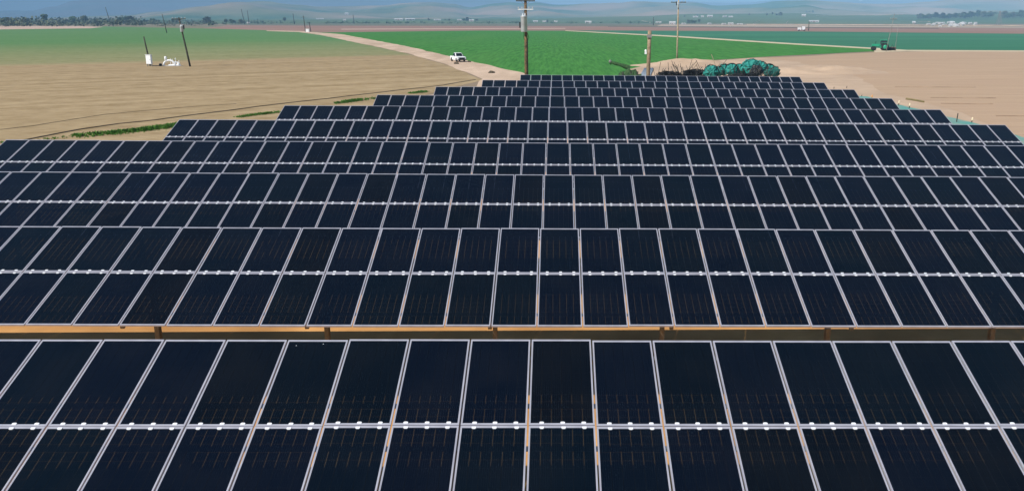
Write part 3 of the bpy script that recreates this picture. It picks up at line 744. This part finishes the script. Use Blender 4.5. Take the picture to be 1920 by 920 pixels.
# ------------------------------------------------------------------ teal ground cloth, stakes at the right
Mcloth = noise_mat('teal ground cloth', (.06,.25,.22), (.12,.33,.29), 1.5, rough=.7, detail=6, bump=.1, c3=(.24,.30,.25), scale3=.4)
pts = edge_jitter([(24.6,44),(35.5,40),(36.1,70),(36.3,84),(36.6,104),(33,106),(29.5,90),(27,70)], .5, 4, 3)
bm = bmesh.new(); f = bm.faces.new([bm.verts.new((x, y, 0)) for x, y in pts]); bmesh.ops.triangulate(bm, faces=[f])
bmesh.ops.subdivide_edges(bm, edges=bm.edges[:], cuts=2, use_grid_fill=True)
for v in bm.verts: v.co.z = .03*noise.noise(v.co*1.2)+.03
o = obj('ground_cloth', bm, Mcloth); o.location = (0,0,.07); props(o, 'teal ground cloth spread beside the right ends of the solar rows', 'ground cloth')
M_orange = mat('orange cap', (.65,.30,.08), .6); M_pale = mat('pale cap', (.75,.62,.42), .6)
for i, (px, yb, yt, cap, lab) in enumerate(((1793,231,212.5,None,'tall thin dark stake on the teal cloth edge by the sixth solar row'),
        (1704,205,197,M_pale,'stake with pale cap right of the seventh solar row end'),
        (1821,232,224,M_pale,'stake with pale cap right of the tall dark stake'),
        (1587,166,161.5,None,'short dark stake beyond the ninth solar row end'),
        (1563,167,163,None,'short dark stake left of another beyond the ninth solar row'),
        (1615,182,178,None,'short dark stake right of the eighth solar row end'),
        (1634,185,181,M_orange,'stake with orange cap right of the eighth solar row end'),
        (1684,200,192,M_pale,'stake with pale cap just left of the similar one near the seventh row'))):
    g = G(px, yb); h = at(px, yt, g.y).z
    t = thing('stake', lab, 'stake', g, 0, 'marker stakes along the teal cloth')
    bm = bmesh.new(); tube(bm, [(0,0,-.1),(.06,0,h)], .045, 6); obj('shaft', bm, M_wooddark, t)
    if cap: bm = bmesh.new(); lathe(bm, [(.05,h-.1),(.075,h-.05),(.07,h+.12),(.03,h+.18)], 8, (.06,0,0)); obj('cap', bm, cap, t)

# dark hose lying along the left field, dark furrow marks at right
def ground_line(name, label, cat, px, r, m, wob=.25, group=None):
    pts = []
    P = [G(*p) for p in px]
    for a, b in zip(P, P[1:]):
        k = max(2, int((b-a).length/2))
        for i in range(k):
            p = a.lerp(b, i/k); p += Vector((wob*noise.noise(p*.15), wob*noise.noise(p*.15+Vector((9,0,0))), 0)); p.z = .03+r*.4; pts.append(p)
    bm = bmesh.new(); c = pts[0].copy(); tube(bm, [p-c for p in pts], r, 5)
    o = obj(name, bm, m); o.location = c; return props(o, label, cat, group)
Mhose = obj_noise_mat('dusty hose', (.11,.08,.05), (.22,.165,.11), .5)
ground_line('irrigation_hose', 'dark irrigation hose running diagonally along the near edge of the left field', 'hose', [(40,265),(70,259),(150,243.5),(220,233),(290,226),(480,201),(660,180),(830,160.5),(900,148.5)], .048, Mhose)
ground_line('irrigation_hose', 'faint second hose from the left frame edge across the tan field', 'hose', [(-40,248),(60,237),(200,215),(330,203),(480,193)], .02, Mhose)
Mfurs = obj_noise_mat('furrow soil', (.17,.12,.08), (.36,.26,.18), .35)
Mfur = obj_noise_mat('olive weeds strip', (.12,.10,.04), (.18,.15,.06), 1)
ground_line('weed_ridge', 'short olive weed ridge on the right bare field', 'weed ridge', [(1699,187),(1720,190),(1748,195)], .13, Mfur, group='ridges on the right field')
ground_line('furrow_ridge', 'long thin dark furrow ridge right of the olive weed ridge', 'furrow', [(1766,194.5),(1830,195.5),(1893,196)], .045, Mfurs, group='ridges on the right field')
ground_line('furrow_ridge', 'thin dark furrow ridge at the right frame edge, nearest of them', 'furrow', [(1865,218),(1930,218.5),(2000,220)], .04, Mfurs, group='ridges on the right field')
ground_line('furrow_ridge', 'faint upper furrow ridge on the right field', 'furrow', [(1678,163),(1740,164),(1860,164.5)], .035, Mfurs, group='ridges on the right field')
ground_line('furrow_ridge', 'faint middle furrow ridge above the olive weed ridge', 'furrow', [(1745,184),(1820,184.5),(1915,185)], .04, Mfurs, group='ridges on the right field')

# ------------------------------------------------------------------ weeds (stuff)
M_weed = noise_mat('weed leaves', (.055,.16,.02), (.11,.24,.045), .9)
M_weed.node_tree.nodes['Principled BSDF'].inputs['Roughness'].default_value = .7
def weeds(name, segs, label, dens, hgt, seed, wid):
    rr = random.Random(seed); bm = bmesh.new()
    for a, b, dn in segs:
        a, b = G(*a), G(*b); L_ = (b-a).length; dv = (b-a).normalized(); nv = Vector((-dv.y, dv.x, 0))
        for i in range(int(L_*dens*dn)):
            p = a+dv*rr.uniform(0, L_); s0 = rr.gauss(0, wid*.45)
            if noise.noise(p*.35+Vector((seed,0,0)))+.45 < rr.random()*.5: continue
            p = p+nv*s0; h = hgt*rr.uniform(.4, 1.1)*max(.35, 1-abs(s0)/wid*.6); an = rr.uniform(0, 2*PI)
            for q in range(3):
                an += 2.1; dx = Vector((math.cos(an), math.sin(an), 0)); sd_ = Vector((-dx.y, dx.x, 0))*h*.16
                z0 = Vector((p.x, p.y, 0)); 
                m_ = z0+dx*h*.25+Vector((0,0,h*.65)); e_ = z0+dx*h*rr.uniform(.5,.8)+Vector((0,0,h*rr.uniform(.6,1)))
                v = [bm.verts.new(c) for c in (z0-sd_*.5, z0+sd_*.5, m_+sd_, e_, m_-sd_)]
                bm.faces.new(v)
    return props(obj(name, bm, M_weed), label, 'weeds', kind='stuff')
weeds('weeds', [((138,257),(200,252),.6),((200,252),(260,246),1),((260,246),(322,238),1.1),((322,238),(340,234),.8)], 'bright green weeds along the left field edge left of the fifth solar row', 70, .40, 1, 1.3)
weeds('weeds', [((445,221),(490,215),.8),((490,215),(530,211),1)], 'small patch of weeds left of the sixth solar row', 60, .30, 2, .6)
weeds('weeds', [((625,196),(665,190),.8),((665,190),(705,186),1)], 'green weeds strip left of the seventh solar row', 70, .38, 3, .7)
weeds('weeds', [((770,176),(820,170.5),1)], 'small green weeds strip left of the eighth solar row', 80, .35, 4, .7)
weeds('weeds', [((0,270),(138,257),.25)], 'sparse weeds at the left frame edge above the fourth solar row', 40, .25, 5, 1.0)

# ------------------------------------------------------------------ trees
M_leaf = [obj_noise_mat('foliage a', (.025,.055,.02), (.06,.10,.035), .8, .8), obj_noise_mat('foliage b', (.04,.075,.03), (.08,.115,.045), .8, .8), obj_noise_mat('foliage c', (.05,.065,.035), (.10,.11,.055), .8, .8)]
def crown_bm(bm, c, r, h, n, rr, leaf):
    lobes = [(Vector((rr.gauss(0,.38)*r, rr.gauss(0,.38)*r, rr.uniform(.2,.85)*h)), rr.uniform(.35,.6)*r) for _ in range(7)]
    for i in range(n):
        lc, lr = rr.choice(lobes)
        d = Vector((rr.gauss(0,1), rr.gauss(0,1), rr.gauss(0,.8))).normalized()*lr*rr.uniform(.55,1.05)
        p = c+lc+d; 
        a = Vector((rr.gauss(0,1), rr.gauss(0,1), rr.gauss(0,1))).normalized(); b = a.orthogonal().normalized()
        s = leaf*rr.uniform(.6,1.4)
        bm.faces.new([bm.verts.new(p+a*s), bm.verts.new(p+b*s), bm.verts.new(p-a*s*.7), bm.verts.new(p-b*s)])
def tree_proto(name, label, seed, r, h, th, m, n=420, leaf=.5, loc=(0,0,0), group=None):
    rr = random.Random(seed)
    t = thing(name, label, 'tree', loc, 0, group)
    bm = bmesh.new(); tube(bm, [(0,0,-.5),(.1,0,th*.6),(.05,.1,th+h*.4)], r*.10, 7, r*.05)
    for k in range(4):
        a = rr.uniform(0, 6.28); tube(bm, [(0,0,th*.8),(math.cos(a)*r*.4, math.sin(a)*r*.4, th+h*.35)], r*.05, 5, r*.02)
    obj('trunk', bm, M_wooddark, t)
    bm = bmesh.new(); crown_bm(bm, Vector((0,0,th)), r, h, n, rr, leaf); obj('crown', bm, m, t)
    return t
protos = []
first = True
tree_specs = []
# individually readable trees: (px, y_base, y_top, distance, kind, label)
def hill_z(px, yb, r): return on_r(px, yb, r)
def plant(px, yb, yt, r, kind, label, group, wide=1.0):
    b = land(px, yb, r); r = math.hypot(b.x, b.y); top = on_r(px, yt, r).z; hgt = top-b.z
    if kind not in PR:
        PR[kind] = tree_proto('tree' if kind != 1 else 'cypress_tree', label, 11+kind*5, (4.2,2.4,5.0)[kind], (7.5,9,6.2)[kind], (2.5,1,2)[kind], M_leaf[kind], 520, .62, (0,0,0), group)
        o = PR[kind]; o.location = b
    else:
        o = dup(PR[kind], b, random.uniform(0, 6), label, 'tree', group)
    s = hgt/10.0 if kind != 2 else hgt/8.4
    o.scale = (s*wide, s*wide, s)
    return o
PR = {}
LG = 'trees standing out of the far left wood'
for i, (px, yb, yt, lab) in enumerate(((5,48,29,'tree at the far left frame edge over the wood'),(52,48,33,'dark round tree low in the far left wood'),(84,46,22,'thin tall tree sticking up over the left wood'),
      (138,47,27,'tree left of the distant leaning dark pole over the wood'),(160,47,29,'low tree beside the left wood skyline bump'),(213,48,32,'tree just right of the distant leaning pole'),(232,48,27,'highest broad tree in the left wood skyline'),(246,48,30,'tree right of the highest broad tree in the left wood'),
      (288,48,31,'broad tree in the wood left of the leaning field pole'),(330,47,31,'tree in the wood directly behind the leaning field pole'),(390,47,31,'tree at the right part of the left wood'),(424,47,32,'pair forming tree right of the left wood'),(436,46,33,'small tree touching another near the distant pole pair'),(452,46,35,'small dark tree at the foot of the distant pole pair'),
      (534,42,29,'single tall dark tree over the haze left of the road junction'),(526,42,36,'small tree left of the single tall dark tree'),(492,43,37,'low dark tree between the distant poles'))):
    plant(px, min(yb, 45.5), yt+2.5, 2000, (i*2) % 3 if px not in (84,534) else 1, lab, LG, 1.35)
HG = 'trees on the far hills and farms'
for (px, yb, yt, r, kd, lab) in ((804,39,35,3300,2,'dark tree left of the long pale farm roof row'),(835,39,35.5,3300,0,'small dark tree between far farm buildings'),(842,39.5,36,3300,2,'second small dark tree between far farm buildings'),
      (869,40,34,3000,0,'leftmost dark tree of the farm left of the transformer pole'),(876,40,33.5,3000,2,'dark tree behind the far white farmhouse'),(883,40,34.5,3000,0,'third dark tree at the far white farmhouse'),(893,40,36,3000,2,'small tree right of the far white farmhouse'),
      (1026,42,38,2700,2,'small tree right of the transformer drum on the far slope'),(1290,44,38,2500,2,'lower left tree of the dark clump right of the slim pole'),(1298,45,36.5,2500,0,'biggest tree of the dark clump right of the slim pole'),(1303,45,37.5,2500,0,'middle tree of the dark clump right of the slim pole'),(1311,44,35,2500,1,'slim tree right in the dark clump by the slim pole'),
      (1308,31,28,3500,2,'tiny dark tree high above the dark clump'),(1283,32,29.5,3500,2,'tiny dark tree above left of the dark clump'),(1405,29,26,3700,2,'tiny tree on the slope above the far pale strip'),(1448,28.5,23,3700,1,'narrow tree left of the round hillside clump'),(1456,30,25.5,3700,0,'left tree of the round hillside clump'),(1464,30,24,3700,2,'broadest tree of the round hillside clump'),(1438,29,26,3700,2,'small tree farthest left of the hillside clump'),
      (1512,24,20.5,3900,2,'left tree of the dark row high on the right hill'),(1518,24,20.5,3900,0,'second tree of the dark row high on the right hill'),(1524,24.5,19.5,3900,0,'right tree of the dark row high on the right hill')):
    plant(px, yb, yt, r, kd, lab, HG, 1.3)
WG = 'windbreak trees along the upper right hillside'
for i in range(47):
    px = 1722+i*4.4+random.uniform(-1.5,1.5)
    if 1868 < px < 1876: continue
    yb = 34.5+1.0*math.sin(i*.7)-(3.0*max(0, min(1, (px-1790)/60)))+ (1.5 if px > 1875 else 0)
    plant(px, yb+1, yb-7-random.uniform(0,2.5)-(2 if px > 1795 else 0), 3300, (0,2,0)[i%3], 'dark windbreak tree in the long hillside row at the upper right', WG, 1.25)
# the far left wood itself
rr = random.Random(5); bm = bmesh.new()
for i in range(1500):
    px = rr.uniform(-800, 520); r = rr.uniform(1480, 3600)
    if px > 400 and (rr.random() < .6 or r < 1900): continue
    b = on_r(px, HZ, r); h = rr.uniform(2.5, 13)*(.5+.5*r/3000)*(1 if px < 300 else .6)*(1.1+.5*noise.noise(Vector((px*.02, r*.001, 0))))
    crown_bm(bm, Vector((b.x, b.y, -h*.1)), h*1.3, h, 22, rr, h*.2)
props(obj('wood', bm, obj_noise_mat('wood foliage', (.045,.07,.035), (.11,.12,.07), .03, .9)), 'low hazy wood stretching along the far left horizon', 'wood', kind='stuff')
# scrub lines beyond the reddish field
bm = bmesh.new()
for i in range(190):
    px = rr.uniform(430, 1250); r = rr.uniform(2300, 2900)
    b = on_r(px, HZ, r); h = rr.uniform(1.5, 4.5)
    crown_bm(bm, Vector((b.x, b.y, 0)), h*1.6, h, 26, rr, h*.3)
props(obj('far_scrub', bm, M_leaf[0]), 'thin dark line of scrub across the middle of the far valley', 'scrub', kind='stuff')

# ------------------------------------------------------------------ far buildings
def house_proto(label, w_, d_, h_, rm):
    t = thing('farm_building', label, 'building', (0,0,0), 0)
    bm = bmesh.new(); box(bm, -w_/2, w_/2, -d_/2, d_/2, -1.5, h_); obj('wall', bm, M_wall, t)
    bm = bmesh.new(); e = .5
    a = [bm.verts.new(p) for p in ((-w_/2-e,-d_/2-e,h_+.01),(w_/2+e,-d_/2-e,h_+.01),(w_/2+e,d_/2+e,h_+.01),(-w_/2-e,d_/2+e,h_+.01),(-w_/2-e,0,h_+d_*.28),(w_/2+e,0,h_+d_*.28))]
    for f in ((0,1,5,4),(2,3,4,5),(0,4,3),(1,2,5),(3,2,1,0)): bm.faces.new([a[i] for i in f])
    obj('roof', bm, rm, t)
    bm = bmesh.new(); box(bm, -w_*.12, w_*.12, -d_/2-.06, -d_/2-.003, -1.5, h_*.7); obj('door', bm, M_roofr, t)
    for s in (-1, 1):
        bm = bmesh.new(); box(bm, s*w_*.3-.9, s*w_*.3+.9, -d_/2-.06, -d_/2-.003, h_*.35, h_*.75); obj('window', bm, M_glass, t)
    return t
hp_ = {}
def house(px, yb, r, wpx, hpx, label, group='far farm buildings', brown=False):
    b = land(px, yb, r); r = math.hypot(b.x, b.y); k = r/F_PX
    key = brown
    if key not in hp_: hp_[key] = o = house_proto(label, 12, 8, 3.6, M_roofr if brown else M_roof); o.location = b; props(o, group=group)
    else: o = dup(hp_[key], b, random.uniform(-.3,.3), label, 'building', group)
    o.scale = (wpx*k/12, max(.7, wpx*k/14), hpx*.8*k/5.6)
    return o
for (px, yb, r, wp, hpx, lab) in ((748,38.5,3400,14,4,'long white farm roof, left one of two beyond the reddish field'),(769,38.5,3400,16,4,'long white farm roof, right one of two beyond the reddish field'),
    (820,39,3300,12,3,'pale low barn between small dark trees'),(862,39,3100,9,3,'pale barn left of the dark tree clump'),(884,40.5,2900,8,4,'white farmhouse in front of the dark tree clump'),
    (1004,42,2700,8,3.5,'pale small house just right of the transformer pole'),(1021,42,2700,7,3,'white small house second right of the transformer pole'),(1042,42,2700,6,3,'small pale house farther right of the transformer pole'),
    (1103,44,2500,11,5,'white gabled farmhouse between the transformer pole and the short pole'),(1235,43.5,2500,10,3,'pale low house left of the slim pole'),(1261,46,2400,11,6,'bright white barn touching the slim pole'),
    (1304,33,3300,9,3,'left pale house of the row above the dark clump'),(1317,32.5,3300,5,3,'small pale house in the row above the dark clump'),(1331,32.5,3300,9,4.5,'brightest house in the row above the dark clump'),(1359,32.5,3300,7,3,'left house of the pale pair mid slope'),(1370,33,3300,7,3,'right house of the pale pair mid slope'),
    (1282,46,2400,7,3,'pale shed below left of the dark clump'),(1330,46,2400,6,3,'pale shed below right of the dark clump'),(1357,46.5,2400,7,3,'small white shed along the far pale strip'),(1370,46.5,2400,9,4,'white shed, brightest along the far pale strip'),(1387,46.5,2400,10,2.5,'low pale shed along the far pale strip'),
    (1507,31,3400,7,4.5,'white house below the dark hill trees at right'),(1526,42,2700,16,4,'long white barn left of the far field pole'),(1614,3,8200,5,2.5,'tiny white house high on the far right mountain'),
    (650,28,4700,6,4,'white building on the far hazy slope beyond the reddish field'),(646,39,3300,5,3,'small white house below the hazy slope building'),(600,37,3600,12,2.5,'faint long pale building beyond the road junction'),(466,44.5,1600,5,3,'small white hut at the distant pole pair')):
    house(px, yb, r, wp, hpx, lab)
rr = random.Random(21)
for i in range(34):
    px = 1725+rr.gauss(0.5,.24)*115; yb = 51-rr.uniform(0, 7)*(1 if px < 1840 else .3)
    house(px, yb, 2350-(yb-46)*30, rr.uniform(3,6), rr.uniform(2.5,4.5), 'small whitish shed among the packed cluster of sheds below the windbreak trees', 'white shed cluster at the upper right')
# lattice tower
b = land(1872.5, 47, 2250); k = math.hypot(b.x, b.y)/F_PX; HT = 22*k
t = thing('lattice_tower', 'pale steel lattice tower in front of the gap in the windbreak trees', 'tower', b)
bm = bmesh.new()
for sx in (-1, 1):
    for sy in (-1, 1): tube(bm, [(sx*4.6, sy*4.6, -1), (sx*1.4, sy*1.4, HT*.7), (sx*.7, sy*.7, HT)], .35, 5)
obj('legs', bm, M_steel, t)
bm = bmesh.new()
for i in range(7):
    z0, z1 = HT*i/7, HT*(i+1)/7; f = lambda z: 4.6-3.2*min(1, z/(HT*.7)) if z < HT*.7 else 1.4-.7*(z-HT*.7)/(HT*.3)
    for sy in (-1, 1): tube(bm, [(-f(z0), sy*f(z0), z0), (f(z1), sy*f(z1), z1)], .18, 4); tube(bm, [(f(z0), sy*f(z0), z0), (-f(z1), sy*f(z1), z1)], .18, 4)
obj('bracing', bm, M_steel, t)
bm = bmesh.new()
for z, hw in ((HT*.75, 6), (HT*.9, 4.5)): box(bm, -hw, hw, -.3, .3, z-.3, z+.3)
obj('crossarm', bm, M_steel, t)
def hill_road(label, px, wpx, m):
    P = []
    for (x0, y0), (x1, y1) in zip(px, px[1:]):
        n = max(2, int(abs(x1-x0)/6)); P += [land(x0+(x1-x0)*i/n, y0+(y1-y0)*i/n) for i in range(n)]
    keep = [P[0]]
    for p in P[1:]:
        if abs(p.length-keep[-1].length) < 500: keep.append(p)
    c = keep[0].copy(); bm = bmesh.new(); tube(bm, [p-c+Vector((0,0,.2)) for p in keep], wpx*c.length/F_PX/2, 5)
    o = obj('hill_road', bm, m); o.location = c; props(o, kind='structure')
hill_road('', [(1530,29.5),(1600,29),(1660,29),(1700,27.5),(1760,27),(1800,26.5)], .7, Mpale)
hill_road('', [(1400,46.5),(1500,46.8),(1640,47.5),(1760,48.5),(1920,49),(2100,50)], 1.3, Mpale)
hill_road('', [(1412,45),(1422,40),(1428,37)], .9, Mpale)
hill_road('', [(1474,44),(1482,36)], .9, Mpale)
hill_road('', [(1203,39),(1215,42),(1225,43.5)], .7, Mpale)
hill_road('', [(1712,46),(1722,42),(1738,41),(1750,42)], 1.2, Mpale)

# ------------------------------------------------------------------ haze
def haze(density):
    bm = bmesh.new(); box(bm, -17000, 17000, -300, 26000, -7, 900)
    m = bpy.data.materials.new('haze'); m.use_nodes = True; t = m.node_tree; t.nodes.clear()
    v = N(t, 'ShaderNodeVolumePrincipled'); v.inputs['Color'].default_value = (.37,.67,1.0,1); v.inputs['Density'].default_value = density
    v.inputs['Anisotropy'].default_value = -0.35
    o = N(t, 'ShaderNodeOutputMaterial'); t.links.new(v.outputs[0], o.inputs['Volume'])
    props(obj('haze', bm, m), 'pale blue haze filling the valley air', 'haze', kind='stuff')
haze(1.35e-4)
